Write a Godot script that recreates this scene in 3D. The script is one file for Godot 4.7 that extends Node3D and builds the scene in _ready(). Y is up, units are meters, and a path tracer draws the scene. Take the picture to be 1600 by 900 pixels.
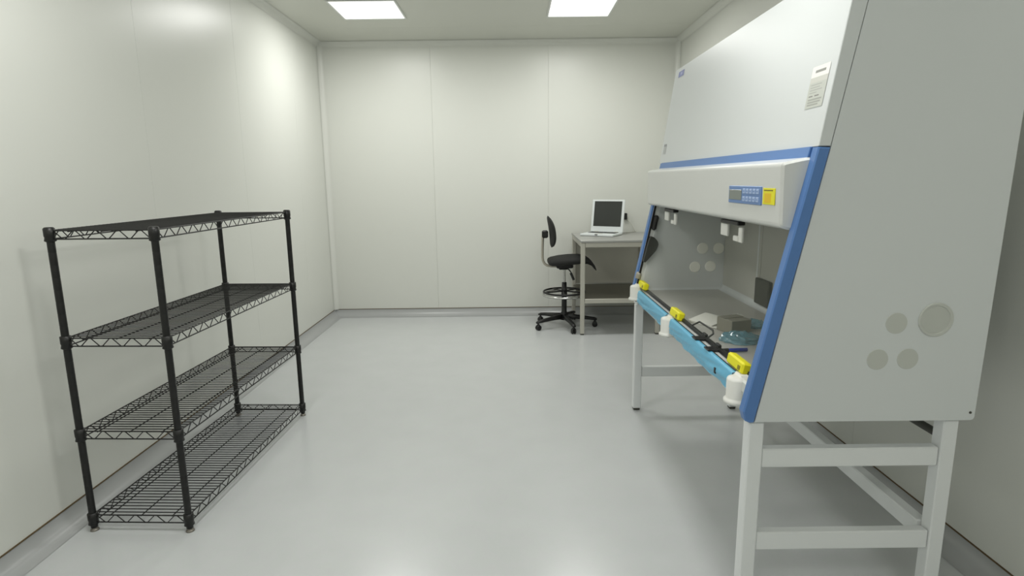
extends Node3D

const FLAT := 0xFFFFFFFF
var M := {}
var used := {}

# ------------------------------------------------------------------ helpers
func stt(smooth := false) -> SurfaceTool:
	var st := SurfaceTool.new()
	st.begin(Mesh.PRIMITIVE_TRIANGLES)
	st.set_smooth_group(0 if smooth else FLAT)
	return st

func tri(st: SurfaceTool, a: Vector3, b: Vector3, c: Vector3, n: Vector3) -> void:
	# clockwise seen from the side n points to
	if (b - a).cross(c - a).dot(n) > 0.0:
		var t := b
		b = c
		c = t
	st.add_vertex(a)
	st.add_vertex(b)
	st.add_vertex(c)

func quad(st: SurfaceTool, a: Vector3, b: Vector3, c: Vector3, d: Vector3, n: Vector3) -> void:
	tri(st, a, b, c, n)
	tri(st, a, c, d, n)

func commit(st: SurfaceTool) -> ArrayMesh:
	st.generate_normals()
	return st.commit()

func numbered(called: String) -> String:
	var k: int = used.get(called, 0)
	used[called] = k + 1
	return called if k == 0 else "%s_%03d" % [called, k]

func inst(called: String, mesh: Mesh, mat: Material, parent: Node, at := Vector3.ZERO) -> MeshInstance3D:
	var o := MeshInstance3D.new()
	o.name = called
	o.mesh = mesh
	o.material_override = mat
	o.position = at
	o.cast_shadow = GeometryInstance3D.SHADOW_CASTING_SETTING_ON
	parent.add_child(o, true)
	return o

func part(called: String, st: SurfaceTool, mat: Material, parent: Node, at := Vector3.ZERO) -> MeshInstance3D:
	return inst(called, commit(st), mat, parent, at)

func thing(called: String, label: String, category: String, at := Vector3.ZERO, turn := 0.0, group := "") -> Node3D:
	var o := Node3D.new()
	o.name = numbered(called)
	add_child(o)
	o.position = at
	o.rotation.y = turn
	o.set_meta("label", label)
	o.set_meta("category", category)
	if group != "":
		o.set_meta("group", group)
	return o

func dup(root: Node3D, base: String, at: Vector3, label: String) -> Node3D:
	var r: Node3D = root.duplicate()
	r.name = numbered(base)
	add_child(r)
	r.position = at
	r.set_meta("label", label)
	return r

func structure(called: String, label: String, category: String) -> Node3D:
	var o := Node3D.new()
	o.name = called
	add_child(o)
	o.set_meta("label", label)
	o.set_meta("category", category)
	o.set_meta("kind", "structure")
	return o

# a box with chamfered edges, in the frame X
func rbox(st: SurfaceTool, c: Vector3, s: Vector3, b := 0.003, X := Transform3D.IDENTITY) -> void:
	var h := s * 0.5
	b = minf(b, minf(h.x, minf(h.y, h.z)) * 0.9)
	var P := func(sx: int, sy: int, sz: int, ax: int) -> Vector3:
		var v := Vector3(sx * (h.x - b), sy * (h.y - b), sz * (h.z - b))
		v[ax] += b * [sx, sy, sz][ax]
		return X * (c + v)
	var N := func(v: Vector3) -> Vector3:
		return X.basis * v
	for sg in [-1, 1]:
		quad(st, P.call(sg, -1, -1, 0), P.call(sg, 1, -1, 0), P.call(sg, 1, 1, 0), P.call(sg, -1, 1, 0), N.call(Vector3(sg, 0, 0)))
		quad(st, P.call(-1, sg, -1, 1), P.call(1, sg, -1, 1), P.call(1, sg, 1, 1), P.call(-1, sg, 1, 1), N.call(Vector3(0, sg, 0)))
		quad(st, P.call(-1, -1, sg, 2), P.call(1, -1, sg, 2), P.call(1, 1, sg, 2), P.call(-1, 1, sg, 2), N.call(Vector3(0, 0, sg)))
	for p in [-1, 1]:
		for q in [-1, 1]:
			quad(st, P.call(p, q, -1, 0), P.call(p, q, 1, 0), P.call(p, q, 1, 1), P.call(p, q, -1, 1), N.call(Vector3(p, q, 0)))
			quad(st, P.call(p, -1, q, 0), P.call(p, 1, q, 0), P.call(p, 1, q, 2), P.call(p, -1, q, 2), N.call(Vector3(p, 0, q)))
			quad(st, P.call(-1, p, q, 1), P.call(1, p, q, 1), P.call(1, p, q, 2), P.call(-1, p, q, 2), N.call(Vector3(0, p, q)))
			for r in [-1, 1]:
				tri(st, P.call(p, q, r, 0), P.call(p, q, r, 1), P.call(p, q, r, 2), N.call(Vector3(p, q, r)))

func box_st(c: Vector3, s: Vector3, b := 0.003, X := Transform3D.IDENTITY) -> SurfaceTool:
	var st := stt()
	rbox(st, c, s, b, X)
	return st

# round tube along a polyline
func tube(st: SurfaceTool, pts: Array, r: float, sides := 8, closed := false, caps := true, scale_y := 1.0) -> void:
	var n := pts.size()
	var rings := []
	var up := Vector3.UP
	var d0: Vector3 = (pts[1] - pts[0]).normalized()
	if absf(d0.dot(up)) > 0.9:
		up = Vector3.RIGHT
	for i in n:
		var d: Vector3
		if closed:
			d = (pts[(i + 1) % n] - pts[(i - 1 + n) % n]).normalized()
		else:
			d = (pts[mini(i + 1, n - 1)] - pts[maxi(i - 1, 0)]).normalized()
		var sx := d.cross(up).normalized()
		var sy := sx.cross(d).normalized()
		up = sy
		var ring := []
		for k in sides:
			var a := TAU * k / sides
			ring.append(pts[i] + sx * cos(a) * r + sy * sin(a) * r * scale_y)
		rings.append(ring)
	var last := n if closed else n - 1
	for i in last:
		var A: Array = rings[i]
		var B: Array = rings[(i + 1) % n]
		for k in sides:
			var k2 := (k + 1) % sides
			var m: Vector3 = (A[k] + A[k2] + B[k] + B[k2]) * 0.25 - (pts[i] + pts[(i + 1) % n]) * 0.5
			quad(st, A[k], B[k], B[k2], A[k2], m)
	if not closed and caps:
		for e in [0, n - 1]:
			var q: int = 1 if e == 0 else n - 2
			var out: Vector3 = pts[e] - pts[q]
			st.set_smooth_group(FLAT)
			for k in range(1, sides - 1):
				tri(st, rings[e][0], rings[e][k], rings[e][k + 1], out)
			st.set_smooth_group(0)

# turned profile: list of Vector2(radius, height) round the axis of X
func lathe(st: SurfaceTool, prof: Array, sides := 24, X := Transform3D.IDENTITY) -> void:
	for i in prof.size() - 1:
		var a: Vector2 = prof[i]
		var b: Vector2 = prof[i + 1]
		var dn := Vector2(b.y - a.y, a.x - b.x)
		for k in sides:
			var t0 := TAU * k / sides
			var t1 := TAU * (k + 1) / sides
			var tm := (t0 + t1) * 0.5
			var nn: Vector3 = X.basis * Vector3(dn.x * cos(tm), dn.y, dn.x * sin(tm))
			var p := X * Vector3(a.x * cos(t0), a.y, a.x * sin(t0))
			var q := X * Vector3(a.x * cos(t1), a.y, a.x * sin(t1))
			var r := X * Vector3(b.x * cos(t1), b.y, b.x * sin(t1))
			var s := X * Vector3(b.x * cos(t0), b.y, b.x * sin(t0))
			if a.x < 1e-6:
				tri(st, p, r, s, nn)
			elif b.x < 1e-6:
				tri(st, p, q, r, nn)
			else:
				quad(st, p, q, r, s, nn)

# closed profile in the xy plane, pushed from z0 to z1, its rim chamfered by b
func prism(st: SurfaceTool, poly: PackedVector2Array, z0: float, z1: float, b := 0.0) -> void:
	if Geometry2D.is_polygon_clockwise(poly):
		poly.reverse()
	var inner := poly
	if b > 0.0:
		var off := Geometry2D.offset_polygon(poly, -b, Geometry2D.JOIN_MITER)
		if off.size() == 1 and off[0].size() == poly.size():
			var best: PackedVector2Array = off[0]
			if Geometry2D.is_polygon_clockwise(best):
				best.reverse()
			# start the offset ring at the vertex nearest to poly[0]
			var at := 0
			for i in best.size():
				if best[i].distance_to(poly[0]) < best[at].distance_to(poly[0]):
					at = i
			var ring := PackedVector2Array()
			for i in best.size():
				ring.append(best[(at + i) % best.size()])
			inner = ring
		else:
			b = 0.0
	var idx := Geometry2D.triangulate_polygon(inner)
	for i in range(0, idx.size(), 3):
		for zz in [z0, z1]:
			tri(st, v3(inner[idx[i]], zz), v3(inner[idx[i + 1]], zz), v3(inner[idx[i + 2]], zz), Vector3(0, 0, zz - (z0 + z1) * 0.5))
	var sg := signf(z1 - z0)
	for i in poly.size():
		var j := (i + 1) % poly.size()
		var e := poly[j] - poly[i]
		var nn := Vector3(e.y, -e.x, 0)
		quad(st, v3(poly[i], z0 + sg * b), v3(poly[j], z0 + sg * b), v3(poly[j], z1 - sg * b), v3(poly[i], z1 - sg * b), nn)
		if b > 0.0:
			var nz := nn.normalized()
			quad(st, v3(inner[i], z0), v3(inner[j], z0), v3(poly[j], z0 + sg * b), v3(poly[i], z0 + sg * b), nz + Vector3(0, 0, -sg))
			quad(st, v3(inner[i], z1), v3(inner[j], z1), v3(poly[j], z1 - sg * b), v3(poly[i], z1 - sg * b), nz + Vector3(0, 0, sg))

func v3(p: Vector2, z: float) -> Vector3:
	return Vector3(p.x, p.y, z)

# round the corners of a polygon
func rounded(poly: Array, r: float, steps := 4) -> PackedVector2Array:
	var out := PackedVector2Array()
	var n := poly.size()
	for i in n:
		var p: Vector2 = poly[i]
		var a: Vector2 = poly[(i - 1 + n) % n] - p
		var b: Vector2 = poly[(i + 1) % n] - p
		var rr := minf(r, minf(a.length(), b.length()) * 0.45)
		var s := p + a.normalized() * rr
		var e := p + b.normalized() * rr
		for k in steps + 1:
			var t := float(k) / steps
			out.append(s.lerp(p, t).lerp(p.lerp(e, t), t))
	return out

# skin over rings of equal size, ends closed
func loft(st: SurfaceTool, rings: Array) -> void:
	var n: int = rings[0].size()
	var mids := []
	for r in rings:
		var m := Vector3.ZERO
		for p in r:
			m += p
		mids.append(m / n)
	for i in rings.size() - 1:
		var mid: Vector3 = (mids[i] + mids[i + 1]) * 0.5
		for k in n:
			var k2 := (k + 1) % n
			var a: Vector3 = rings[i][k]
			var b: Vector3 = rings[i + 1][k]
			var c: Vector3 = rings[i + 1][k2]
			var d: Vector3 = rings[i][k2]
			quad(st, a, b, c, d, (a + b + c + d) * 0.25 - mid)
	for e in [0, rings.size() - 1]:
		var q: int = 1 if e == 0 else rings.size() - 2
		var out: Vector3 = mids[e] - mids[q]
		for k in n:
			tri(st, mids[e], rings[e][k], rings[e][(k + 1) % n], out)

func mat(col: Color, rough := 0.5, metal := 0.0, spec := 0.5) -> StandardMaterial3D:
	var m := StandardMaterial3D.new()
	m.albedo_color = col
	m.roughness = rough
	m.metallic = metal
	m.metallic_specular = spec
	return m

func mottle(m: StandardMaterial3D, seed_n: int, freq: float, lo: Color, hi: Color, scale: float) -> StandardMaterial3D:
	var nz := FastNoiseLite.new()
	nz.seed = seed_n
	nz.frequency = freq
	nz.fractal_octaves = 4
	var t := NoiseTexture2D.new()
	t.width = 512
	t.height = 512
	t.seamless = true
	t.noise = nz
	var g := Gradient.new()
	g.set_color(0, lo)
	g.set_color(1, hi)
	t.color_ramp = g
	m.albedo_texture = t
	m.albedo_color = Color.WHITE
	m.uv1_triplanar = true
	m.uv1_world_triplanar = true
	m.uv1_scale = Vector3.ONE * scale
	return m

func make_materials() -> void:
	M.wall = mat(Color(0.865, 0.87, 0.845), 0.33, 0.0, 0.42)
	M.joint = mat(Color(0.84, 0.84, 0.81), 0.6)
	M.ceiling = mat(Color(0.82, 0.825, 0.79), 0.35)
	M.floor = mottle(mat(Color.WHITE, 0.24, 0.0, 0.5), 4, 0.012, Color(0.772, 0.782, 0.784), Color(0.787, 0.797, 0.799), 0.5)
	M.cove = mat(Color(0.665, 0.672, 0.672), 0.3)
	M.sealant = mat(Color(0.36, 0.29, 0.18), 0.7)
	M.alu = mat(Color(0.86, 0.87, 0.86), 0.3, 0.2)
	M.black_wire = mat(Color(0.06, 0.06, 0.055), 0.42)
	M.black = mat(Color(0.06, 0.06, 0.06), 0.45)
	M.foot = mat(Color(0.55, 0.53, 0.50), 0.4, 0.6)
	M.cab = mat(Color(0.83, 0.845, 0.845), 0.4)
	M.cab_in = mat(Color(0.74, 0.74, 0.71), 0.5)
	M.hood = mat(Color(0.85, 0.855, 0.845), 0.22)
	M.blue = mat(Color(0.33, 0.49, 0.72), 0.4)
	M.disc = mat(Color(0.75, 0.76, 0.735), 0.5)
	M.disc_in = mat(Color(0.985, 0.985, 0.95), 0.6)
	M.stand = mat(Color(0.89, 0.90, 0.90), 0.35)
	M.film = mat(Color(0.42, 0.74, 0.88), 0.3)
	M.film.backlight_enabled = true
	M.film.backlight = Color(0.35, 0.45, 0.5)
	M.yellow = mat(Color(0.93, 0.90, 0.10), 0.5)
	M.white_plastic = mat(Color(0.90, 0.90, 0.88), 0.4)
	M.paper = mat(Color(0.90, 0.90, 0.87), 0.8)
	M.lcd = mat(Color(0.47, 0.50, 0.48), 0.25)
	M.key = mat(Color(0.66, 0.74, 0.88), 0.5)
	M.panel_blue = mat(Color(0.40, 0.53, 0.74), 0.4)
	M.dark_grey = mat(Color(0.25, 0.25, 0.22), 0.55)
	M.steel = mat(Color(0.76, 0.755, 0.73), 0.4, 0.2)
	M.table = mat(Color(0.67, 0.67, 0.655), 0.4, 0.25)
	M.table_leg = mat(Color(0.76, 0.75, 0.71), 0.4, 0.2)
	M.shelf_steel = mat(Color(0.42, 0.41, 0.37), 0.4, 0.3)
	M.chrome = mat(Color(0.80, 0.80, 0.79), 0.18, 0.9)
	M.fabric = mat(Color(0.115, 0.115, 0.11), 0.8)
	M.dark_piece = mat(Color(0.22, 0.225, 0.205), 0.8)
	M.tubegrey = mat(Color(0.68, 0.66, 0.61), 0.4, 0.3)
	M.lap = mat(Color(0.87, 0.89, 0.89), 0.35)
	M.screen = mat(Color(0.21, 0.22, 0.21), 0.25)
	M.keys = mat(Color(0.26, 0.27, 0.27), 0.5)
	M.glass = mat(Color(0.60, 0.64, 0.60, 0.03), 0.02, 0.0, 0.12)
	M.glass.transparency = BaseMaterial3D.TRANSPARENCY_ALPHA
	M.bag = mat(Color(0.42, 0.62, 0.68, 0.65), 0.2)
	M.bag.transparency = BaseMaterial3D.TRANSPARENCY_ALPHA
	M.bag.cull_mode = BaseMaterial3D.CULL_DISABLED
	M.pen = mat(Color(0.10, 0.20, 0.62), 0.4)
	M.carton = mat(Color(0.56, 0.55, 0.50), 0.7)
	M.cord = mat(Color(0.74, 0.74, 0.70), 0.5)
	M.glow = mat(Color(1, 1, 1), 0.5)
	M.glow.emission_enabled = true
	M.glow.emission = Color(1.0, 1.0, 0.97)
	M.glow.emission_energy_multiplier = 1.2

# ------------------------------------------------------------------ main
func _ready() -> void:
	var cam := Camera3D.new()
	cam.name = "camera"
	add_child(cam)
	var pitch := 0.1822
	var roll := -0.0118
	var fw := Vector3(0, -sin(pitch), -cos(pitch))
	var rt := Vector3(1, 0, 0)
	var up := rt.cross(fw)
	var rt2 := rt * cos(roll) + up * sin(roll)
	var up2 := up * cos(roll) - rt * sin(roll)
	cam.transform = Transform3D(Basis(rt2, up2, -fw), Vector3(0, 1.5, 0))
	cam.fov = rad_to_deg(2.0 * atan(450.0 / 918.7))
	cam.near = 0.05
	cam.current = true

	var env := Environment.new()
	env.background_mode = Environment.BG_COLOR
	env.background_color = Color(0, 0, 0)
	env.tonemap_mode = Environment.TONE_MAPPER_LINEAR
	env.tonemap_exposure = 1.17
	env.sdfgi_enabled = true
	env.ssao_enabled = true
	env.ssil_enabled = true
	var we := WorldEnvironment.new()
	we.name = "world_environment"
	we.environment = env
	add_child(we)

	make_materials()
	build_room()
	build_lights()
	build_cabinet()
	build_stand()
	build_rack()
	build_table()
	build_chair()
	build_laptop()
	build_small_things()

const XL := -2.0
const XR := 1.785
const ZB := -6.5
const ZF := 1.3
const HC := 2.93
const HB := 0.08

func build_lights() -> void:
	var L := thing("ceiling_light", "square recessed ceiling light panel at far left, seen whole near the back wall", "ceiling light", Vector3(-1.19, HC, -5.325), 0.0, "square recessed ceiling light panels")
	var fr := stt()
	for s in [-1, 1]:
		rbox(fr, Vector3(s * 0.272, -0.004, 0), Vector3(0.016, 0.012, 0.56), 0.002)
		rbox(fr, Vector3(0, -0.004, s * 0.272), Vector3(0.528, 0.012, 0.016), 0.002)
	part("frame", fr, M.alu, L)
	part("diffuser", box_st(Vector3(0, -0.002, 0), Vector3(0.526, 0.006, 0.526), 0.001), M.glow, L)
	var a := AreaLight3D.new()
	a.name = "panel_light"
	a.area_size = Vector2(0.51, 0.51)
	a.light_energy = 1.72
	a.light_color = Color(1.0, 1.0, 0.985)
	a.shadow_enabled = true
	a.area_range = 12.0
	a.position = Vector3(0, -0.012, 0)
	a.rotation.x = -PI / 2
	L.add_child(a)
	dup(L, "ceiling_light", Vector3(0.615, HC, -5.325), "square recessed ceiling light panel cut by the picture's top edge, nearer the white cabinet")
	a.light_energy = 1.6  # unseen middle row, added for brightness on near wall and side panel
	dup(L, "ceiling_light", Vector3(-1.19, HC, -1.9), "added square recessed ceiling light panel out of view above the side of the black wire rack")
	dup(L, "ceiling_light", Vector3(0.615, HC, -1.9), "added square recessed ceiling light panel out of view above the side of the white cabinet")
	a.light_energy = 0.9  # unseen rear row, added as fill light from behind the viewer
	dup(L, "ceiling_light", Vector3(-1.19, HC, 0.75), "added unseen square recessed ceiling light panel behind the viewer, on the wire rack's side of the room")
	dup(L, "ceiling_light", Vector3(0.615, HC, 0.75), "added unseen square recessed ceiling light panel behind the viewer, on the white cabinet's side of the room")
	a.light_energy = 1.72

func wall_panels(root: Node3D, axis: int, at: float, inward: float, cuts: Array, y0: float, y1: float) -> void:
	# a core wall plus panels 8 mm proud of it with 4 mm joints between
	for i in cuts.size() - 1:
		var a: float = cuts[i] + (0.0005 if i > 0 else 0.0)
		var b: float = cuts[i + 1] - (0.0005 if i < cuts.size() - 2 else 0.0)
		var m := (a + b) * 0.5
		var w := absf(b - a)
		var c := Vector3(at - inward * 0.01, (y0 + y1) * 0.5, m)
		var s := Vector3(0.02, y1 - y0, w)
		if axis == 2:
			c = Vector3(m, (y0 + y1) * 0.5, at - inward * 0.01)
			s = Vector3(w, y1 - y0, 0.02)
		part("wall_panel", box_st(c, s, 0.0005), M.wall, root)

func core(c: Vector3, s: Vector3, root: Node3D) -> void:
	part("wall_core", box_st(c, s, 0.001), M.joint, root)

func build_room() -> void:
	var zl := ZF - ZB
	var xw := XR - XL
	var xm := (XR + XL) * 0.5
	var zm := (ZF + ZB) * 0.5
	var f := inst("floor", commit(box_st(Vector3(xm, -0.05, zm), Vector3(xw + 0.3, 0.1, zl + 0.3), 0.001)), M.floor, self)
	f.set_meta("kind", "structure")
	f.set_meta("label", "glossy seamless pale grey resin floor of the clean room")
	f.set_meta("category", "floor")
	var c := structure("ceiling", "off white flat panel ceiling with two square light panels", "ceiling")
	part("ceiling_core", box_st(Vector3(xm, HC + 0.07, zm), Vector3(xw + 0.3, 0.1, zl + 0.3), 0.001), M.joint, c)
	var zc := [ZB - 0.12, -5.92, -4.74, -3.56, -2.38, -1.2, 0.0, ZF + 0.12]
	for i in zc.size() - 1:
		part("ceiling_panel", box_st(Vector3(xm, HC + 0.01, (zc[i] + zc[i + 1]) * 0.5), Vector3(xw + 0.3, 0.02, zc[i + 1] - zc[i] - 0.0008), 0.0006), M.ceiling, c)

	var hl := HC - HB
	var w := structure("wall_left", "off white satin panel wall on the left behind the wire rack", "wall")
	core(Vector3(XL - 0.07, HC * 0.5, zm), Vector3(0.1, HC, zl), w)
	wall_panels(w, 0, XL, 1.0, [ZB, -5.7, -4.52, -3.34, -1.7, -0.5, ZF], HB, HC)
	w = structure("wall_right", "off white panel wall on the right behind the white cabinet", "wall")
	core(Vector3(XR + 0.07, HC * 0.5, zm), Vector3(0.1, HC, zl), w)
	wall_panels(w, 0, XR, -1.0, [ZB, -5.3, -4.1, -2.9, -1.7, -0.5, ZF], HB, HC)
	w = structure("wall_back", "off white panel back wall behind the desk and chair", "wall")
	core(Vector3(xm, HC * 0.5, ZB - 0.07), Vector3(xw, HC, 0.1), w)
	wall_panels(w, 2, ZB, 1.0, [XL, -0.83, 0.41, XR], HB, HC)
	w = structure("wall_front", "off white panel wall behind the viewer", "wall")
	core(Vector3(xm, HC * 0.5, ZF + 0.07), Vector3(xw, HC, 0.1), w)
	wall_panels(w, 2, ZF, -1.0, [XL, -0.8, 0.4, XR], HB, HC)

	# coved skirting: quarter round of radius HB, with a brown sealant line on top
	skirting("baseboard_left", "grey coved skirting along the left wall with a brown sealant line", Vector3(XL, 0, ZB), Vector3(0, 0, 1), Vector3(1, 0, 0), zl)
	skirting("baseboard_right", "grey coved skirting along the right wall with a brown sealant line", Vector3(XR, 0, ZB), Vector3(0, 0, 1), Vector3(-1, 0, 0), zl)
	skirting("baseboard_back", "grey coved skirting along the back wall behind the desk", Vector3(XL, 0, ZB), Vector3(1, 0, 0), Vector3(0, 0, 1), xw)
	skirting("baseboard_front", "grey coved skirting along the wall behind the viewer", Vector3(XL, 0, ZF), Vector3(1, 0, 0), Vector3(0, 0, -1), xw)

	# concave corner coves of the wall panels, upright and along the ceiling
	corner_cove("trim_1", "white concave upright corner profile between left and back walls", Vector3(XL, HB, ZB), Vector3(0, 1, 0), Vector3(1, 0, 0), Vector3(0, 0, 1), hl, 0.05)
	corner_cove("trim_2", "white concave upright corner profile between right and back walls", Vector3(XR, HB, ZB), Vector3(0, 1, 0), Vector3(-1, 0, 0), Vector3(0, 0, 1), hl, 0.05)
	corner_cove("trim_3", "white concave profile between back wall and ceiling", Vector3(XL, HC, ZB), Vector3(1, 0, 0), Vector3(0, -1, 0), Vector3(0, 0, 1), xw, 0.05)
	corner_cove("trim_4", "white concave profile between left wall and ceiling", Vector3(XL, HC, ZB), Vector3(0, 0, 1), Vector3(0, -1, 0), Vector3(1, 0, 0), zl, 0.05)
	corner_cove("trim_5", "white concave profile between right wall and ceiling", Vector3(XR, HC, ZB), Vector3(0, 0, 1), Vector3(0, -1, 0), Vector3(-1, 0, 0), zl, 0.05)

func cove_surface(st: SurfaceTool, o: Vector3, along: Vector3, u: Vector3, v: Vector3, ln: float, r: float, lift := 0.0) -> void:
	# concave quarter round tangent to the two planes spanned by (along,u) and (along,v), with a solid back
	var n := 8
	for i in n:
		var a0 := PI / 2 * i / n
		var a1 := PI / 2 * (i + 1) / n
		var p0 := o + u * (r - r * sin(a0) + lift) + v * (r - r * cos(a0) + lift)
		var p1 := o + u * (r - r * sin(a1) + lift) + v * (r - r * cos(a1) + lift)
		quad(st, p0, p1, p1 + along * ln, p0 + along * ln, u + v)

func skirting(called: String, label: String, o: Vector3, along: Vector3, inw: Vector3, ln: float) -> void:
	var w := structure(called, label, "skirting")
	var st := stt(true)
	cove_surface(st, o, along, Vector3.UP, inw, ln, HB, 0.0015)
	st.set_smooth_group(FLAT)
	part("cove", st, M.cove, w)
	var s := stt()
	var c := o + along * ln * 0.5 + Vector3.UP * (HB + 0.001) + inw * 0.0015
	var size := Vector3(absf(along.x) * ln + absf(inw.x) * 0.005, 0.006, absf(along.z) * ln + absf(inw.z) * 0.005)
	rbox(s, c, size, 0.0008)
	part("sealant_line", s, M.sealant, w)

func corner_cove(called: String, label: String, o: Vector3, along: Vector3, u: Vector3, v: Vector3, ln: float, r: float) -> void:
	var st := stt(true)
	cove_surface(st, o, along, u, v, ln, r, 0.002)
	var o2 := inst(called, commit(st), M.wall, self)
	o2.set_meta("kind", "structure")
	o2.set_meta("label", label)
	o2.set_meta("category", "trim")

# ------------------------------------------------------------------ biosafety cabinet
const CN := -1.795     # near end
const CF := -3.70      # far end
func sash_x(y: float) -> float:
	return 0.785 + 0.203 * (y - 0.741)

func build_cabinet() -> void:
	var base := Vector3(1.14, 0.715, -2.73)
	var C := thing("safety_cabinet", "large white safety cabinet with blue trim and a slanted glass front, on a white stand", "lab cabinet", base)
	var o := -base
	# near and far side panels
	var prof := [Vector2(0.782, 0.717), Vector2(1.482, 0.715), Vector2(1.490, 0.718), Vector2(1.494, 0.726), Vector2(1.524, 2.13), Vector2(1.052, 2.13), Vector2(0.955, 1.586)]
	var st := stt()
	prism(st, PackedVector2Array(prof), CN, CN - 0.045, 0.001)
	var near := part("side_panel", st, M.cab, C, o)
	st = stt()
	prism(st, PackedVector2Array(prof), -3.60, CF, 0.003)
	var far := part("side_panel", st, M.cab, C, o)
	# port covers on the near side (outside) and the far side (inside)
	for p in [[1.207, 1.042, 0.034], [1.159, 0.924, 0.034], [1.255, 0.925, 0.034]]:
		var d := stt()
		lathe(d, [Vector2(0, 0.0014), Vector2(p[2] - 0.001, 0.0014), Vector2(p[2], 0.0006), Vector2(p[2], -0.004)], 28, Transform3D(Basis(Vector3.RIGHT, PI / 2), Vector3(p[0], p[1], CN)))
		part("port_cover", d, M.disc, near)
	var ring := stt()
	lathe(ring, [Vector2(0.0, 0.0008), Vector2(0.044, 0.0008), Vector2(0.046, 0.004), Vector2(0.052, 0.0045), Vector2(0.0545, 0.003), Vector2(0.055, -0.003)], 48, Transform3D(Basis(Vector3.RIGHT, PI / 2), Vector3(1.329, 1.052, CN)))
	part("port_ring", ring, M.disc, near)
	for p in [[1.176, 1.071], [1.275, 1.070], [1.134, 0.956], [1.229, 0.959]]:
		var d := stt()
		lathe(d, [Vector2(0, 0.003), Vector2(0.031, 0.003), Vector2(0.034, 0.0), Vector2(0.034, -0.004)], 28, Transform3D(Basis(Vector3.RIGHT, PI / 2), Vector3(p[0], p[1], -3.60)))
		part("port_cover", d, M.disc_in, far)
	var sc := stt(true)
	lathe(sc, [Vector2(0, 0.003), Vector2(0.004, 0.002), Vector2(0.005, -0.002)], 12, Transform3D(Basis(Vector3.RIGHT, PI / 2), Vector3(1.478, 0.742, CN)))
	part("screw", sc, M.dark_grey, near)
	# slanted upper door panel
	st = stt()
	prism(st, PackedVector2Array([Vector2(0.917, 1.588), Vector2(0.9535, 1.588), Vector2(1.0505, 2.13), Vector2(0.999, 2.13)]), CN + 0.0005, CF, 0.002)
	part("upper_panel", st, M.cab, C, o)
	# roof, rear shell, interior back wall, work surface, bottom pan
	part("roof_panel", box_st(Vector3(1.29, 2.12, -2.72), Vector3(0.46, 0.02, 1.76), 0.003), M.cab, C, o)
	st = stt()
	prism(st, PackedVector2Array([Vector2(1.472, 0.72), Vector2(1.49, 0.72), Vector2(1.52, 2.11), Vector2(1.50, 2.11)]), CN - 0.045, -3.60, 0.0)
	part("rear_panel", st, M.cab, C, o)
	st = stt()
	for zz in [[CN - 0.046, -3.058], [-3.064, -3.599]]:
		prism(st, PackedVector2Array([Vector2(1.31, 0.80), Vector2(1.325, 0.80), Vector2(1.325, 1.60), Vector2(1.31, 1.60)]), zz[0], zz[1], 0.002)
	part("inner_back_wall", st, M.cab_in, C, o)
	part("seam_strip", box_st(Vector3(1.311, 1.20, -3.10), Vector3(0.006, 0.74, 0.016), 0.002), M.cab, C, o)
	part("inner_ceiling", box_st(Vector3(1.13, 1.585, -2.72), Vector3(0.36, 0.02, 1.755), 0.002), M.cab_in, C, o)
	var ws := part("work_surface", box_st(Vector3(1.067, 0.805, -2.72), Vector3(0.486, 0.02, 1.755), 0.003), M.steel, C, o)
	# coved rims where the work surface meets the inner walls
	st = stt(true)
	cove_surface(st, Vector3(1.31, 0.815, -3.598), Vector3(0, 0, 1), Vector3.UP, Vector3(-1, 0, 0), 1.755, 0.03)
	cove_surface(st, Vector3(0.83, 0.815, -3.60), Vector3(1, 0, 0), Vector3.UP, Vector3(0, 0, 1), 0.48, 0.012)
	part("rim", st, M.cab, ws)
	st = stt()
	prism(st, PackedVector2Array([Vector2(0.80, 0.717), Vector2(1.47, 0.717), Vector2(1.47, 0.735), Vector2(0.80, 0.735)]), CN - 0.046, -3.599, 0.0)
	part("bottom_pan", st, M.cab, C, o)
	# front ledge and apron below the sash
	st = stt()
	prism(st, PackedVector2Array([Vector2(0.772, 0.79), Vector2(0.774, 0.82), Vector2(0.782, 0.826), Vector2(0.822, 0.826), Vector2(0.826, 0.80), Vector2(0.81, 0.736), Vector2(0.79, 0.736)]), CN - 0.046, -3.599, 0.002)
	part("front_ledge", st, M.alu, C, o)
	# blue frames at both ends and the blue band above the hood
	var fr := [Vector2(0.742, 0.752), Vector2(0.750, 0.722), Vector2(0.765, 0.715), Vector2(0.779, 0.716), Vector2(0.953, 1.584), Vector2(0.9165, 1.586), Vector2(0.9105, 1.556)]
	st = stt()
	prism(st, PackedVector2Array(fr), CN + 0.003, CN - 0.036, 0.004)
	part("blue_frame", st, M.blue, C, o)
	st = stt()
	var fr2 := [Vector2(0.756, 0.802), Vector2(0.795, 0.800), Vector2(0.953, 1.584), Vector2(0.9165, 1.586), Vector2(0.9105, 1.556)]
	prism(st, PackedVector2Array(fr2), -3.622, -3.672, 0.004)
	part("blue_frame", st, M.blue, C, o)
	st = stt()
	prism(st, PackedVector2Array([Vector2(0.904, 1.556), Vector2(0.911, 1.588), Vector2(0.95, 1.588), Vector2(0.95, 1.556)]), CN - 0.037, -3.621, 0.002)
	part("blue_band", st, M.blue, C, o)
	# sash guides inside the frames
	for zz in [[CN - 0.038, CN - 0.052], [-3.606, -3.62]]:
		st = stt()
		prism(st, PackedVector2Array([Vector2(0.758, 0.76), Vector2(0.80, 0.76), Vector2(0.93, 1.40), Vector2(0.888, 1.40)]), zz[0], zz[1], 0.001)
		part("sash_guide", st, M.alu, C, o)
	st = stt()
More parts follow.
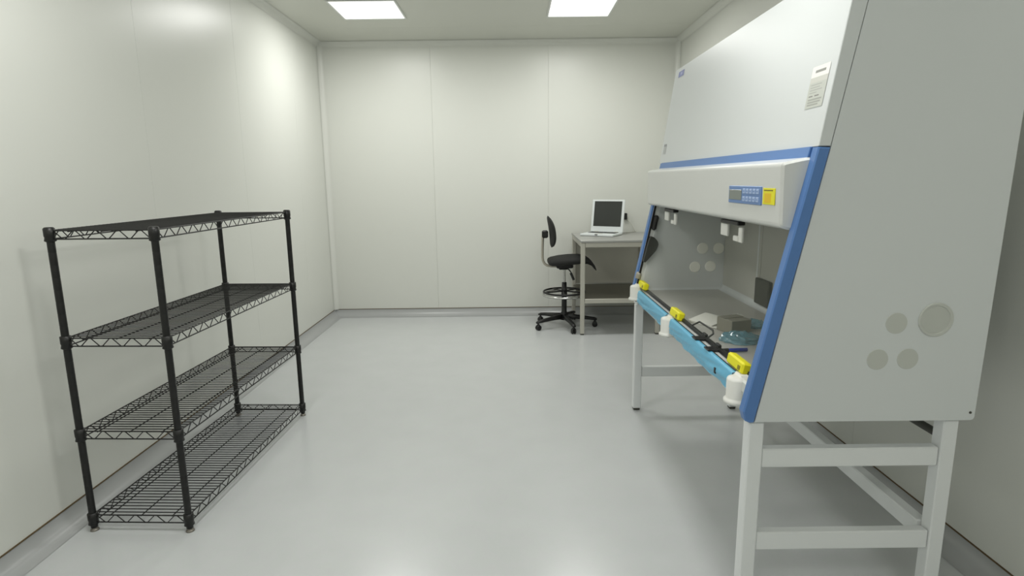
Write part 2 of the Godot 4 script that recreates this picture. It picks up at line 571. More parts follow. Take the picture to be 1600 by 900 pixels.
	for zz in [[-3.600, -3.606]]:
		prism(st, PackedVector2Array([Vector2(0.764, 0.80), Vector2(0.776, 0.80), Vector2(0.900, 1.41), Vector2(0.888, 1.41)]), zz[0], zz[1], 0.001)
	part("guide_seal", st, M.black, C, o)
	# hood
	st = stt(false)
	var hp := rounded([Vector2(0.826, 1.541), Vector2(0.832, 1.345), Vector2(0.866, 1.334), Vector2(0.95, 1.36), Vector2(0.95, 1.557), Vector2(0.905, 1.557)], 0.012, 4)
	prism(st, hp, CN - 0.030, -3.615, 0.008)
	var hood := part("hood", st, M.hood, C, o)
	var hx := func(y: float) -> float:
		return 0.826 + (1.541 - y) / 0.196 * 0.006
	# control panel: plate, display, keys
	var pl := box_st(Vector3(0.8285, 1.4375, -2.108), Vector3(0.006, 0.062, 0.292), 0.0015)
	part("control_panel", pl, M.panel_blue, hood)
	part("display", box_st(Vector3(0.8255, 1.4365, -2.188), Vector3(0.003, 0.036, 0.118), 0.001), M.lcd, hood)
	for r in 2:
		for k in 5:
			part("key", box_st(Vector3(0.8255, 1.451 - r * 0.027, -2.106 + k * 0.029), Vector3(0.004, 0.017, 0.021), 0.001), M.key, hood)
			part("key_legend", box_st(Vector3(0.8232, 1.451 - r * 0.027, -2.106 + k * 0.029), Vector3(0.0006, 0.003, 0.012), 0.0001), M.panel_blue, hood)
	# yellow warning sticker with orange emblem
	part("warning_sticker", box_st(Vector3(0.8275, 1.4375, -1.906), Vector3(0.002, 0.052, 0.088), 0.0004), M.yellow, hood)
	var em := stt()
	rbox(em, Vector3(0.8262, 1.4325, -1.913), Vector3(0.0006, 0.030, 0.048), 0.0001)
	part("emblem", em, mat(Color(0.92, 0.77, 0.06), 0.5), hood)
	part("print_line", box_st(Vector3(0.8262, 1.4565, -1.91), Vector3(0.0006, 0.003, 0.066), 0.0001), mat(Color(0.45, 0.38, 0.05), 0.6), hood)
	# sash
	var sash := stt()
	prism(sash, PackedVector2Array([Vector2(sash_x(0.84), 0.84), Vector2(sash_x(0.84) + 0.006, 0.84), Vector2(sash_x(1.40) + 0.006, 1.40), Vector2(sash_x(1.40), 1.40)]), CN - 0.053, -3.605, 0.0)
	part("sash_glass", sash, M.glass, C, o)
	var bar := stt()
	prism(bar, PackedVector2Array([Vector2(0.804, 0.829), Vector2(0.815, 0.829), Vector2(0.818, 0.842), Vector2(0.807, 0.842)]), CN - 0.053, -3.605, 0.002)
	part("sash_bar", bar, M.black, C, o)
	# sash clips hanging under the hood: black clip with white pads
	for z0 in [-2.38, -3.30]:
		var cl := part("sash_clip", box_st(Vector3(0.893, 1.322, z0), Vector3(0.03, 0.016, 0.19), 0.003), M.black, C, o)
		part("clip_pad", box_st(Vector3(0.892, 1.287, z0 - 0.075), Vector3(0.012, 0.052, 0.075), 0.003), M.white_plastic, cl)
		part("clip_pad", box_st(Vector3(0.890, 1.279, z0 + 0.105), Vector3(0.012, 0.060, 0.034), 0.003), M.white_plastic, cl)
		part("clip_pad", box_st(Vector3(0.886, 1.262, z0 + 0.07), Vector3(0.012, 0.022, 0.05), 0.003), M.white_plastic, cl)
	# black latch and grey knob on the far frame
	var lt := Transform3D(Basis(Vector3(0, 0, 1), -0.2), Vector3(0.876, 1.232, -3.592))
	st = stt()
	rbox(st, Vector3.ZERO, Vector3(0.024, 0.092, 0.05), 0.009, lt)
	part("latch", st, M.black, C, o)
	st = stt(true)
	lathe(st, [Vector2(0, 0.022), Vector2(0.014, 0.02), Vector2(0.018, 0.008), Vector2(0.018, -0.02), Vector2(0, -0.022)], 16, Transform3D(Basis(Vector3(0, 0, 1), -0.2), Vector3(0.79, 0.905, -3.615)))
	part("knob", st, M.tubegrey, C, o)
	# socket box on the inner back wall
	var sk := part("socket_box", box_st(Vector3(1.298, 0.91, -2.985), Vector3(0.022, 0.135, 0.165), 0.004), M.dark_grey, C, o)
	sk.set_meta("label", "dark grey socket box")
	# stickers on the slanted upper panel
	var ux := func(y: float) -> float:
		return 0.917 + 0.1513 * (y - 1.588) - 0.0012
	sticker(C, o, "logo_sticker", ux, 2.075, 2.107, -3.615, -3.505, tex_logo())
	sticker(C, o, "grey_sticker", ux, 1.64, 1.698, -3.655, -3.595, tex_grey())
	sticker(C, o, "rating_label", ux, 1.708, 1.834, -1.935, -1.83, tex_label())
	# cable conduit slung under the rear edge
	st = stt(true)
	tube(st, [Vector3(1.445, 0.632, -3.6), Vector3(1.445, 0.632, -1.86)], 0.014, 10)
	st.set_smooth_group(FLAT)
	for zz in [-3.3, -2.1]:
		rbox(st, Vector3(1.445, 0.672, zz), Vector3(0.012, 0.086, 0.02), 0.002)
	var cd := part("conduit", st, M.dark_grey, C, o)
	cd.set_meta("label", "dark grey conduit")

func sticker(root: Node3D, o: Vector3, called: String, ux: Callable, y0: float, y1: float, z0: float, z1: float, tex: ImageTexture) -> void:
	var st := stt()
	var a := Vector3(ux.call(y1), y1, z0)
	var b := Vector3(ux.call(y1), y1, z1)
	var c := Vector3(ux.call(y0), y0, z1)
	var d := Vector3(ux.call(y0), y0, z0)
	var vs := [a, b, c, a, c, d]
	var uv := [Vector2(0, 0), Vector2(1, 0), Vector2(1, 1), Vector2(0, 0), Vector2(1, 1), Vector2(0, 1)]
	if (b - a).cross(c - a).dot(Vector3(-1, 0, 0)) > 0:
		vs = [a, c, b, a, d, c]
		uv = [uv[0], uv[2], uv[1], uv[3], uv[5], uv[4]]
	for i in 6:
		st.set_uv(uv[i])
		st.add_vertex(vs[i])
	var m := mat(Color.WHITE, 0.4)
	m.albedo_texture = tex
	m.cull_mode = BaseMaterial3D.CULL_DISABLED
	part(called, st, m, root, o)

func tex_label() -> ImageTexture:
	var im := Image.create(96, 128, false, Image.FORMAT_RGB8)
	im.fill(Color(0.80, 0.80, 0.77))
	im.fill_rect(Rect2i(0, 0, 96, 34), Color(0.94, 0.94, 0.92))
	im.fill_rect(Rect2i(20, 13, 56, 8), Color(0.55, 0.55, 0.53))
	im.fill_rect(Rect2i(0, 50, 96, 78), Color(0.76, 0.77, 0.74))
	for k in 4:
		im.fill_rect(Rect2i(10, 56 + k * 8, [60, 52, 66, 40][k], 3), Color(0.66, 0.67, 0.65))
	im.fill_rect(Rect2i(10, 90, 22, 4), Color(0.5, 0.5, 0.48))
	im.fill_rect(Rect2i(42, 90, 24, 4), Color(0.5, 0.5, 0.48))
	for k in 3:
		im.fill_rect(Rect2i(10, 100 + k * 8, [74, 70, 60][k], 5), Color(0.62, 0.63, 0.6))
	return ImageTexture.create_from_image(im)

func tex_logo() -> ImageTexture:
	var im := Image.create(96, 32, false, Image.FORMAT_RGB8)
	im.fill(Color(0.50, 0.53, 0.74))
	im.fill_rect(Rect2i(34, 8, 30, 14), Color(0.68, 0.70, 0.84))
	im.fill_rect(Rect2i(10, 12, 20, 4), Color(0.42, 0.44, 0.68))
	return ImageTexture.create_from_image(im)

func tex_grey() -> ImageTexture:
	var im := Image.create(48, 64, false, Image.FORMAT_RGB8)
	im.fill(Color(0.72, 0.73, 0.73))
	im.fill_rect(Rect2i(0, 0, 48, 16), Color(0.56, 0.57, 0.58))
	for k in 4:
		im.fill_rect(Rect2i(8, 24 + k * 9, 30, 3), Color(0.63, 0.64, 0.64))
	return ImageTexture.create_from_image(im)

func build_stand() -> void:
	var base := Vector3(1.12, 0, -2.73)
	var S := thing("cabinet_stand", "white square tube steel stand carrying the safety cabinet", "stand", base)
	var o := -base
	var zn := -1.836
	var zf := -3.675
	for p in [[0.797, zn], [1.436, zn], [0.81, zf], [1.44, zf]]:
		var lg := part("leg", box_st(Vector3(p[0], 0.3625, p[1]), Vector3(0.05, 0.695, 0.05), 0.004), M.stand, S, o)
		part("foot", box_st(Vector3(p[0], 0.0085, p[1]), Vector3(0.04, 0.017, 0.04), 0.003), M.dark_grey, lg)
	for y in [0.578, 0.274]:
		part("cross_rail", box_st(Vector3(1.1165, y, zn), Vector3(0.588, 0.066, 0.036), 0.004), M.stand, S, o)
	part("cross_rail", box_st(Vector3(1.125, 0.262, zf), Vector3(0.58, 0.066, 0.036), 0.004), M.stand, S, o)
	part("rear_rail", box_st(Vector3(1.418, 0.29, (zn + zf) * 0.5), Vector3(0.045, 0.06, 1.788), 0.004), M.stand, S, o)

# ------------------------------------------------------------------ wire rack
func build_rack() -> void:
	var rw := 0.43
	var rd := 1.288
	var rh := 1.334
	var R := thing("wire_shelving_rack", "black four tier wire shelving rack standing empty against the left wall", "shelving rack", Vector3(-1.8544, 0, -2.3648), -0.0372)
	var levels := [1.303, 0.857, 0.447, 0.056]
	var collar := stt(true)
	lathe(collar, [Vector2(0.0147, 0.028), Vector2(0.0205, 0.026), Vector2(0.0205, -0.004), Vector2(0.0185, -0.010), Vector2(0.0215, -0.024), Vector2(0.0150, -0.028)], 18)
	var collar_m := commit(collar)
	var foot := stt(true)
	lathe(foot, [Vector2(0.0, 0.018), Vector2(0.008, 0.018), Vector2(0.008, 0.009), Vector2(0.0165, 0.007), Vector2(0.0175, 0.0), Vector2(0, 0)], 16)
	var foot_m := commit(foot)
	var post := stt(true)
	var prof := [Vector2(0, 0.016), Vector2(0.0140, 0.016)]
	var y := 0.06
	while y < rh - 0.02:
		prof.append(Vector2(0.0142, y))
		prof.append(Vector2(0.0136, y + 0.002))
		prof.append(Vector2(0.0142, y + 0.004))
		y += 0.0508
	prof.append_array([Vector2(0.0142, rh - 0.012), Vector2(0.0185, rh - 0.010), Vector2(0.0185, rh - 0.003), Vector2(0.015, rh), Vector2(0, rh)])
	lathe(post, prof, 18)
	var post_m := commit(post)
	for cx in [0.0, rw]:
		for cz in [0.0, -rd]:
			var p := inst("post", post_m, M.black_wire, R, Vector3(cx, 0, cz))
			for lv in levels:
				inst("sleeve", collar_m, M.black_wire, p, Vector3(0, lv, 0))
			inst("levelling_foot", foot_m, M.foot, p)
	# one shelf: rim of two wires with a zigzag between, long support wires, short cross wires on top
	var t := 0.017
	var rim := stt(true)
	var ins := 0.012
	var cs := [Vector3(ins, 0, 0.0), Vector3(rw - ins, 0, 0.0), Vector3(rw, 0, -ins), Vector3(rw, 0, -rd + ins), Vector3(rw - ins, 0, -rd), Vector3(ins, 0, -rd), Vector3(0, 0, -rd + ins), Vector3(0, 0, -ins)]
	for sgn in [-1, 1]:
		for k in [0, 2, 4, 6]:
			tube(rim, [cs[k] + Vector3(0, sgn * t, 0), cs[k + 1] + Vector3(0, sgn * t, 0)], 0.0030, 8)
	for k in [0, 2, 4, 6]:
		var a: Vector3 = cs[k]
		var b: Vector3 = cs[k + 1]
		var n := int(round((b - a).length() / 0.043))
		var pts := []
		for i in n + 1:
			var q := a.lerp(b, float(i) / n)
			var s := 1.0 if i % 2 == 0 else -1.0
			# flat bends at each crest
			var dd := (b - a).normalized() * 0.006
			if i > 0:
				pts.append(q - dd + Vector3(0, s * (t - 0.001), 0))
			if i < n:
				pts.append(q + dd + Vector3(0, s * (t - 0.001), 0))
		tube(rim, pts, 0.0022, 6)
	var rim_m := commit(rim)
	var sup := stt(true)
	tube(sup, [Vector3(0, 0, -0.002), Vector3(0, 0, -rd + 0.002)], 0.0026, 8)
	var sup_m := commit(sup)
	var cw := stt(true)
	tube(cw, [Vector3(0.0, 0, 0), Vector3(rw, 0, 0)], 0.0023, 6)
	var cw_m := commit(cw)
	for lv in levels:
		var sh := inst("shelf", rim_m, M.black_wire, R, Vector3(0, lv, 0))
		for x in [0.075, 0.215, 0.355]:
			inst("support_wire", sup_m, M.black_wire, sh, Vector3(x, t - 0.004, 0))
		for i in 50:
			inst("cross_wire", cw_m, M.black_wire, sh, Vector3(0, t + 0.0015, -0.022 - i * (rd - 0.044) / 49.0))

# ------------------------------------------------------------------ table, chair, laptop
func build_table() -> void:
	var x0 := 0.655
	var x1 := 1.435
	var z0 := -5.55
	var z1 := -6.39
	var base := Vector3((x0 + x1) * 0.5, 0, (z0 + z1) * 0.5)
	var T := thing("lab_table", "grey steel lab table with an undershelf and back panel, in the far right corner", "table", base)
	var o := -base
	var w := x1 - x0
	var d := z0 - z1
	part("tabletop", box_st(Vector3(base.x, 0.914, base.z), Vector3(w, 0.022, d), 0.003), M.table, T, o)
	for p in [[x0 + 0.025, z0 - 0.025], [x1 - 0.025, z0 - 0.025], [x0 + 0.025, z1 + 0.025], [x1 - 0.025, z1 + 0.025]]:
		var lg := part("leg", box_st(Vector3(p[0], 0.4565, p[1]), Vector3(0.04, 0.889, 0.04), 0.004), M.table_leg, T, o)
		part("foot", box_st(Vector3(p[0], 0.006, p[1]), Vector3(0.034, 0.012, 0.034), 0.002), M.dark_grey, lg)
	for z in [z0 - 0.025, z1 + 0.025]:
		part("apron_rail", box_st(Vector3(base.x, 0.880, z), Vector3(w - 0.092, 0.044, 0.034), 0.003), M.table_leg, T, o)
	for x in [x0 + 0.025, x1 - 0.025]:
		part("side_rail", box_st(Vector3(x, 0.880, base.z), Vector3(0.034, 0.044, d - 0.092), 0.003), M.table_leg, T, o)
	part("undershelf", box_st(Vector3(base.x, 0.345, base.z), Vector3(w - 0.03, 0.03, d - 0.012), 0.004), M.shelf_steel, T, o)
	part("shelf_lip", box_st(Vector3(base.x, 0.338, z0 - 0.006), Vector3(w - 0.092, 0.044, 0.01), 0.003), M.table_leg, T, o)
	part("back_panel", box_st(Vector3(base.x, 0.61, z1 + 0.01), Vector3(w - 0.03, 0.48, 0.008), 0.002), M.table_leg, T, o)

func build_chair() -> void:
	var cx := 0.535
	var cz := -5.92
	var Ch := thing("drafting_chair", "black high drafting chair with foot ring and castors, at the table's left end", "chair", Vector3(cx, 0, cz))
	var o := Vector3(-cx, 0, 0)
	# seat cushion, lofted along x
	var st := stt(true)
	var rings := []
	for s in [[0.366, 0.680, 0.10, 0.012], [0.376, 0.680, 0.15, 0.024], [0.40, 0.680, 0.18, 0.034], [0.48, 0.688, 0.205, 0.041], [0.58, 0.697, 0.215, 0.041], [0.68, 0.704, 0.210, 0.037], [0.75, 0.697, 0.20, 0.032], [0.795, 0.672, 0.19, 0.026], [0.825, 0.635, 0.175, 0.020], [0.838, 0.61, 0.16, 0.012], [0.842, 0.602, 0.12, 0.005]]:
		var ring := []
		for k in 28:
			var a := TAU * k / 28
			var ca := cos(a)
			var sa := sin(a)
			ring.append(Vector3(s[0] - cx, s[1] + signf(sa) * pow(absf(sa), 0.55) * s[3], signf(ca) * pow(absf(ca), 0.6) * s[2]))
		rings.append(ring)
	loft(st, rings)
	part("seat", st, M.fabric, Ch)
	# backrest, lofted upwards, bowed towards the sitter
	st = stt(true)
	rings = []
	for i in 15:
		var t := i / 14.0
		var yy := 0.822 + t * 0.318
		var u := t * 2.0 - 1.0
		var half := 0.20 * pow(maxf(1.0 - pow(absf(u), 3.2), 0.004), 0.5)
		var th := 0.029 * pow(maxf(1.0 - pow(absf(u), 2.6), 0.01), 0.5)
		var xc := lerpf(0.405, 0.366, t) + 0.024 * (1.0 - u * u)
		var ring := []
		for k in 28:
			var a := TAU * k / 28
			var zz := signf(cos(a)) * pow(absf(cos(a)), 0.7) * half
			ring.append(Vector3(xc - cx + sin(a) * th + 0.35 * zz * zz, yy, zz))
		rings.append(ring)
	loft(st, rings)
	part("backrest", st, M.fabric, Ch)
	st = stt()
	rbox(st, Vector3(0.338 - cx, 0.957, 0), Vector3(0.062, 0.075, 0.07), 0.012)
	st.set_smooth_group(0)
	tube(st, [Vector3(0.345 - cx, 0.957, 0.03), Vector3(0.345 - cx, 0.957, 0.065)], 0.022, 16)
	part("back_bracket", st, M.black, Ch)
	st = stt(true)
	var tp := [Vector3(0.318 - cx, 0.95, 0)]
	for q in [[0.313, 0.82], [0.313, 0.72], [0.318, 0.685], [0.335, 0.655], [0.36, 0.638], [0.40, 0.630], [0.52, 0.628]]:
		tp.append(Vector3(q[0] - cx, q[1], 0))
	tube(st, tp, 0.013, 12)
	part("back_stem", st, M.tubegrey, Ch)
	st = stt()
	rbox(st, Vector3(0.0, 0.634, 0), Vector3(0.17, 0.04, 0.14), 0.01)
	rbox(st, Vector3(-0.01, 0.612, 0), Vector3(0.10, 0.03, 0.09), 0.01)
	part("seat_mechanism", st, M.black, Ch)
	st = stt(true)
	tube(st, [Vector3(0.03, 0.615, 0.05), Vector3(0.055, 0.585, 0.10), Vector3(0.065, 0.555, 0.11)], 0.006, 8)
	tube(st, [Vector3(0.055, 0.575, 0.108), Vector3(0.085, 0.505, 0.118)], 0.013, 10)
	part("height_lever", st, M.black, Ch)
	st = stt(true)
	lathe(st, [Vector2(0.014, 0.62), Vector2(0.014, 0.44)], 16)
	part("gas_column", st, M.chrome, Ch)
	st = stt(true)
	lathe(st, [Vector2(0.014, 0.465), Vector2(0.024, 0.463), Vector2(0.026, 0.40), Vector2(0.030, 0.395), Vector2(0.030, 0.335), Vector2(0.026, 0.33), Vector2(0.027, 0.16), Vector2(0.042, 0.13), Vector2(0.048, 0.10), Vector2(0.044, 0.075), Vector2(0, 0.075)], 20)
	part("column_sleeve", st, M.black, Ch)
	# foot ring: chrome hoop, black carrier with spokes
	st = stt(true)
	var hoop := []
	var hoop2 := []
	for k in 40:
		var a := TAU * k / 40
		hoop.append(Vector3(cos(a) * 0.218, 0.338, sin(a) * 0.218))
		hoop2.append(Vector3(cos(a) * 0.21, 0.366, sin(a) * 0.21))
	tube(st, hoop, 0.011, 10, true)
	var fr := part("foot_ring", st, M.chrome, Ch)
	st = stt(true)
	tube(st, hoop2, 0.010, 10, true)
	for k in 5:
		var a := TAU * (k + 0.3) / 5
		var dd := Vector3(cos(a), 0, sin(a))
		tube(st, [dd * 0.02 + Vector3(0, 0.372, 0), dd * 0.21 + Vector3(0, 0.365, 0)], 0.013, 8, false, true, 0.6)
	part("ring_carrier", st, M.black, fr)
	# star base
	for deg in [78.0, 150.0, 222.0, 294.0, 6.0]:
		var a := deg_to_rad(deg)
		var dd := Vector3(cos(a), 0, sin(a))
		var sd := Vector3(-sin(a), 0, cos(a))
		st = stt(true)
		rings = []
		for s in [[0.03, 0.108, 0.034, 0.030], [0.12, 0.104, 0.028, 0.024], [0.24, 0.094, 0.023, 0.019], [0.31, 0.086, 0.022, 0.016], [0.335, 0.080, 0.018, 0.010]]:
			var ring := []
			for k in 12:
				var b := TAU * k / 12
				ring.append(dd * s[0] + Vector3(0, s[1] + sin(b) * s[3], 0) + sd * cos(b) * s[2])
			rings.append(ring)
		loft(st, rings)
		var lg := part("base_leg", st, M.black, Ch)
		st = stt(true)
		var hub := dd * 0.315
		for s in [-1, 1]:
			lathe(st, [Vector2(0, 0.009), Vector2(0.022, 0.009), Vector2(0.0275, 0.004), Vector2(0.0275, -0.004), Vector2(0.022, -0.009), Vector2(0, -0.009)], 18, Transform3D(Basis(dd.cross(Vector3.UP), sd, dd).orthonormalized() if false else Basis(dd, sd, dd.cross(sd)), hub + Vector3(0, 0.0278, 0) + sd * s * 0.013))
		tube(st, [hub + Vector3(0, 0.03, 0), hub + Vector3(0, 0.078, 0)], 0.008, 8)
		rbox(st, hub + Vector3(0, 0.052, 0), Vector3(0.03, 0.022, 0.03), 0.006)
		part("castor", st, M.black, lg)

func build_laptop() -> void:
	# origin at the middle of the hinge, on the tabletop; base runs along +z
	var L := thing("laptop", "open white laptop with a dark screen on the grey lab table", "laptop", Vector3(0.995, 0.925, -6.17), deg_to_rad(-31.0))
	var w := 0.36
	part("base", box_st(Vector3(0, 0.013, 0.135), Vector3(w, 0.022, 0.27), 0.005), M.lap, L)
	var kb := part("keyboard", box_st(Vector3(0, 0.0245, 0.085), Vector3(0.30, 0.003, 0.11), 0.001), M.dark_grey, L)
	for r in 5:
		for k in 13:
			inst("key", key_mesh(), M.keys, kb, Vector3(-0.138 + k * 0.023, 0.0265, 0.044 + r * 0.0205))
	part("touchpad", box_st(Vector3(0, 0.0243, 0.205), Vector3(0.08, 0.002, 0.05), 0.0008), M.cord, L)
	part("latch_button", box_st(Vector3(0, 0.018, 0.2705), Vector3(0.03, 0.008, 0.006), 0.001), M.black, L)
	var X := Transform3D(Basis(Vector3.RIGHT, -0.16), Vector3(0, 0.022, 0))
	var lid := stt()
	rbox(lid, Vector3(0, 0.17, -0.008), Vector3(w, 0.34, 0.014), 0.005, X)
	var ld := part("lid", lid, M.lap, L)
	var sc := stt()
	rbox(sc, Vector3(0.0, 0.192, 0.0002), Vector3(0.305, 0.262, 0.003), 0.001, X)
	part("screen", sc, M.screen, ld)
	var hg := stt(true)
	for s in [-1, 1]:
		tube(hg, [Vector3(s * 0.13, 0.024, -0.002), Vector3(s * 0.09, 0.024, -0.002)], 0.008, 10)
	part("hinge", hg, M.cord, L)

var _key: ArrayMesh
func key_mesh() -> ArrayMesh:
	if _key == null:
		_key = commit(box_st(Vector3.ZERO, Vector3(0.018, 0.003, 0.016), 0.001))
	return _key

# ------------------------------------------------------------------ small things
func build_small_things() -> void:
	# wall plug and its cord
	var P := thing("power_adapter", "small black power adapter plugged into the back wall right of the laptop", "adapter", Vector3(1.252, 1.09, -6.5))
	part("body", box_st(Vector3(0, 0, 0.020), Vector3(0.036, 0.07, 0.036), 0.005), M.black, P)
	var pts := []
	for i in 13:
		var t := i / 12.0
		pts.append(Vector3(0.015 + 0.085 * t, -0.035 - 0.125 * t + 0.02 * sin(t * PI), 0.02 + 0.03 * t))
	pts.append(Vector3(0.10, -0.160, 0.12))
	pts.append(Vector3(-0.02, -0.161, 0.2))
	var st := stt(true)
	tube(st, pts, 0.003, 6)
	part("cord", st, M.cord, P)

	# dark teardrop piece by the far inner wall, standing in for an unidentified shape
	var dark_piece := stt(true)
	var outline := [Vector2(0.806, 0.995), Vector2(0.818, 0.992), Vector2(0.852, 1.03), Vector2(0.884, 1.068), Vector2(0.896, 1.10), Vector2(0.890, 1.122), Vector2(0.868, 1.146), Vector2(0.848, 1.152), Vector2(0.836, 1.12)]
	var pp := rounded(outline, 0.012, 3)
	dark_piece = stt()
	prism(dark_piece, pp, -3.597, -3.565, 0.008)
	var pr := thing("dark_shape", "unidentified dark grey teardrop shape behind the glass at the cabinet's far end", "dark_piece", Vector3(0.85, 0.99, -3.58))
	part("dark_piece", dark_piece, M.dark_piece, pr, -Vector3(0.85, 0.99, -3.58))

	# blue packing film over the front ledge, in two sagging runs
	film("packing_film", "light blue plastic film draped over the cabinet's ledge, near run ending at the blue frame", -1.965, -2.77, 11)
	film("packing_film", "light blue plastic film draped over the cabinet's ledge, far run nearest the table", -2.86, -3.50, 29)

	# white C-shaped bumpers clasping the ledge
	var B := thing("ledge_bumper", "white plastic bumper clasping the ledge, nearest one beside the near blue frame", "bumper", Vector3(0.774, 0.735, -1.930), 0.0, "white bumpers on the cabinet ledge")
	st = stt(true)
	lathe(st, [Vector2(0, 0.0), Vector2(0.045, 0.0), Vector2(0.046, 0.010), Vector2(0.040, 0.014), Vector2(0.038, 0.02), Vector2(0.038, 0.080), Vector2(0.035, 0.087), Vector2(0.026, 0.091), Vector2(0, 0.092)], 24)
	part("drum", st, M.white_plastic, B)
	part("arm", box_st(Vector3(0.022, 0.082, -0.012), Vector3(0.05, 0.03, 0.066), 0.008), M.white_plastic, B)
	st = stt(true)
	lathe(st, [Vector2(0, -0.012), Vector2(0.008, -0.011), Vector2(0.010, -0.004), Vector2(0.006, 0.002)], 12)
	part("screw", st, M.dark_grey, B)
	dup(B, "ledge_bumper", Vector3(0.773, 0.732, -2.83), "white plastic bumper clasping the ledge, middle one between the two film runs")
	dup(B, "ledge_bumper", Vector3(0.770, 0.758, -3.58), "white plastic bumper clasping the ledge, farthest one below the grey knob")

	# yellow blocks on the sash bar
	var Y := thing("sash_block", "yellow foam block on the sash bar, nearest one above the near white bumper", "block", Vector3(0.803, 0.849, -2.005), 0.0, "yellow blocks on the sash bar")
	var X := Transform3D(Basis(Vector3(0, 0, 1), -0.2), Vector3.ZERO)
	st = stt()
	rbox(st, Vector3(0, 0.0, 0), Vector3(0.034, 0.040, 0.145), 0.006, X)
	part("block", st, M.yellow, Y)
	st = stt()
	rbox(st, Vector3(-0.0175, -0.004, 0.045), Vector3(0.003, 0.016, 0.02), 0.001, X)
	part("notch", st, mat(Color(0.55, 0.52, 0.08), 0.6), Y)
	dup(Y, "sash_block", Vector3(0.803, 0.848, -2.79), "yellow foam block on the sash bar, middle one of the row")
	dup(Y, "sash_block", Vector3(0.803, 0.857, -3.53), "yellow foam block on the sash bar, farthest one beside the grey knob")

	# black clips between ledge and sash bar, and a wire loop
	var K := thing("ledge_clip", "flat black clip across the cabinet ledge, nearer one of the pair beside the blue pen", "clip", Vector3(0.80, 0.830, -2.24), 0.0, "black clips on the ledge")
	st = stt()
	rbox(st, Vector3(-0.008, 0.004, 0), Vector3(0.06, 0.006, 0.05), 0.002)
	rbox(st, Vector3(0.012, 0.014, 0.0), Vector3(0.012, 0.02, 0.04), 0.002)
	part("plate", st, M.black, K)
	dup(K, "ledge_clip", Vector3(0.80, 0.830, -2.40), "flat black clip across the cabinet ledge, farther one beside the wire loop")
	var W := thing("wire_loop", "thin black wire loop standing at the sash bar beside the folded paper", "wire loop", Vector3(0.815, 0.845, -2.45))
	st = stt(true)
	tube(st, [Vector3(0, 0, -0.13), Vector3(0.02, 0.022, -0.10), Vector3(0.028, 0.022, 0.05), Vector3(0.024, 0.012, 0.07), Vector3(0.0, -0.004, 0.075)], 0.004, 8)
	part("wire", st, M.black, W)

	# things lying on the work surface
	var pa := thing("folded_paper", "folded white paper lying in the cabinet left of the brown carton", "paper", Vector3(0.95, 0.8155, -2.72), 0.5)
	st = stt()
	rbox(st, Vector3(0, 0.003, 0), Vector3(0.13, 0.004, 0.17), 0.001)
	rbox(st, Vector3(0, 0.018, -0.02), Vector3(0.12, 0.003, 0.15), 0.001, Transform3D(Basis(Vector3(0, 0, 1), 0.18), Vector3.ZERO))
	part("sheets", st, M.paper, pa)
	var bx := thing("small_carton", "small grey brown carton lying on the cabinet's work surface", "carton", Vector3(1.0, 0.8155, -2.58), 0.35)
	part("body", box_st(Vector3(0, 0.03, 0), Vector3(0.11, 0.06, 0.10), 0.003), M.carton, bx)
	part("flap", box_st(Vector3(0, 0.0615, -0.025), Vector3(0.108, 0.002, 0.048), 0.0005), M.carton, bx)
	bag("plastic_bag", "crumpled clear bluish plastic bag heaped in front of the carton", Vector3(0.97, 0.8155, -2.42), 0.13, 0.055, 0.12, 7, M.bag)
	bag("plastic_bag", "crumpled pale plastic bag at the back of the work surface, behind the bluish bag", Vector3(1.12, 0.8155, -2.66), 0.10, 0.05, 0.09, 19, M.bag)
	bag("paper_wad", "crumpled white tissue wad behind the brown carton", Vector3(1.10, 0.8155, -2.80), 0.06, 0.035, 0.06, 23, M.paper)
	var pn := thing("marker_pen", "blue marker pen lying on the work surface near the yellow block", "pen", Vector3(0.875, 0.824, -2.25), 0.1)
	st = stt(true)
	lathe(st, [Vector2(0, -0.06), Vector2(0.007, -0.058), Vector2(0.008, 0.02)], 12, Transform3D(Basis(Vector3(0, 0, 1), PI / 2), Vector3.ZERO))
	part("barrel", st, M.pen, pn)
	st = stt(true)
	lathe(st, [Vector2(0.0085, 0.02), Vector2(0.0085, 0.05), Vector2(0.006, 0.058), Vector2(0, 0.06)], 12, Transform3D(Basis(Vector3(0, 0, 1), PI / 2), Vector3.ZERO))
	part("cap", st, M.black, pn)

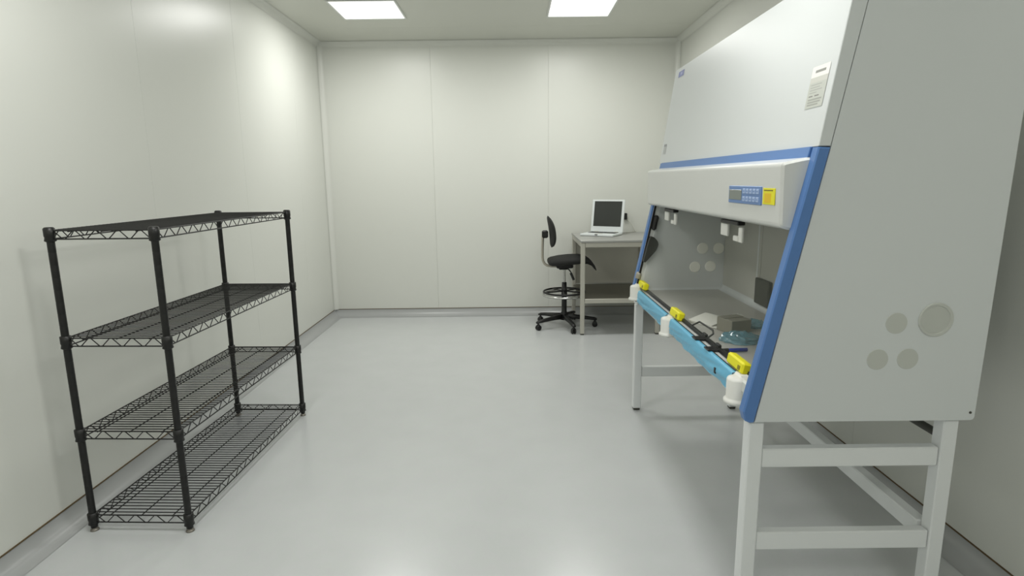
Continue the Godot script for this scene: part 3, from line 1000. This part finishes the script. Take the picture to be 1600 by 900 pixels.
func film(called: String, label: String, z0: float, z1: float, sd: int) -> void:
	var mid := Vector3(0.765, 0.76, (z0 + z1) * 0.5)
	var F := thing(called, label, "plastic film", mid, 0.0, "blue films on the cabinet ledge")
	var nz := FastNoiseLite.new()
	nz.seed = sd
	nz.frequency = 6.0
	var nu := 90
	var nv := 16
	var pts := []
	for i in nu + 1:
		var u := float(i) / nu
		var z := lerpf(z0, z1, u)
		var row := []
		for j in nv + 1:
			var v := float(j) / nv
			# v 0..0.25 lies on the ledge, then hangs in front of it
			var p: Vector2
			if v < 0.25:
				p = Vector2(0.782, 0.8300).lerp(Vector2(0.770, 0.8295), v / 0.25)
			else:
				var t := (v - 0.25) / 0.75
				var drop := 0.068 + 0.003 * nz.get_noise_2d(z * 0.4, 3.0) + 0.006 * sin(u * PI)
				p = Vector2(0.766 - 0.006 * sin(t * PI) + 0.004 * t, 0.828 - drop * t)
				p.x += 0.012 * t * nz.get_noise_2d(z * 0.7 + t * 0.45, t * 0.25) - 0.006 * t
			row.append(Vector3(p.x, p.y, z) - mid)
		pts.append(row)
	var st := stt(true)
	for i in nu:
		for j in nv:
			quad(st, pts[i][j], pts[i + 1][j], pts[i + 1][j + 1], pts[i][j + 1], Vector3(-1, 0.6, 0))
	part("sheet", st, M.film, F)
	part("top_seam", box_st(Vector3(0.781, 0.8318, mid.z) - mid, Vector3(0.004, 0.003, absf(z1 - z0) - 0.02), 0.001), M.black, F)
	if z0 > -2.5:
		part("black_mark", box_st(Vector3(0.7575, 0.788, -2.11) - mid, Vector3(0.006, 0.022, 0.014), 0.001), M.black, F)

func bag(called: String, label: String, at: Vector3, rx: float, ry: float, rz: float, sd: int, m: Material) -> void:
	var B := thing(called, label, "bag" if called == "plastic_bag" else "paper wad", at)
	var nz := FastNoiseLite.new()
	nz.seed = sd
	nz.noise_type = FastNoiseLite.TYPE_CELLULAR
	nz.frequency = 1.6
	nz.cellular_return_type = FastNoiseLite.RETURN_DISTANCE2_SUB
	var st := stt()
	var nu := 26
	var nv := 9
	var pts := []
	for j in nv + 1:
		var row := []
		var ph := PI / 2 * j / nv
		for i in nu:
			var a := TAU * i / nu
			var d := Vector3(cos(a) * cos(ph), sin(ph), sin(a) * cos(ph))
			var k := 0.78 + 0.45 * (nz.get_noise_3dv(d * 1.3) + 0.5)
			row.append(Vector3(d.x * rx * k, maxf(d.y * ry * k, 0.0) + 0.001, d.z * rz * k))
		pts.append(row)
	for j in nv:
		for i in nu:
			var i2 := (i + 1) % nu
			quad(st, pts[j][i], pts[j][i2], pts[j + 1][i2], pts[j + 1][i], pts[j][i] + pts[j + 1][i2] + Vector3(0, 0.001, 0))
	part("crumple", st, m, B)
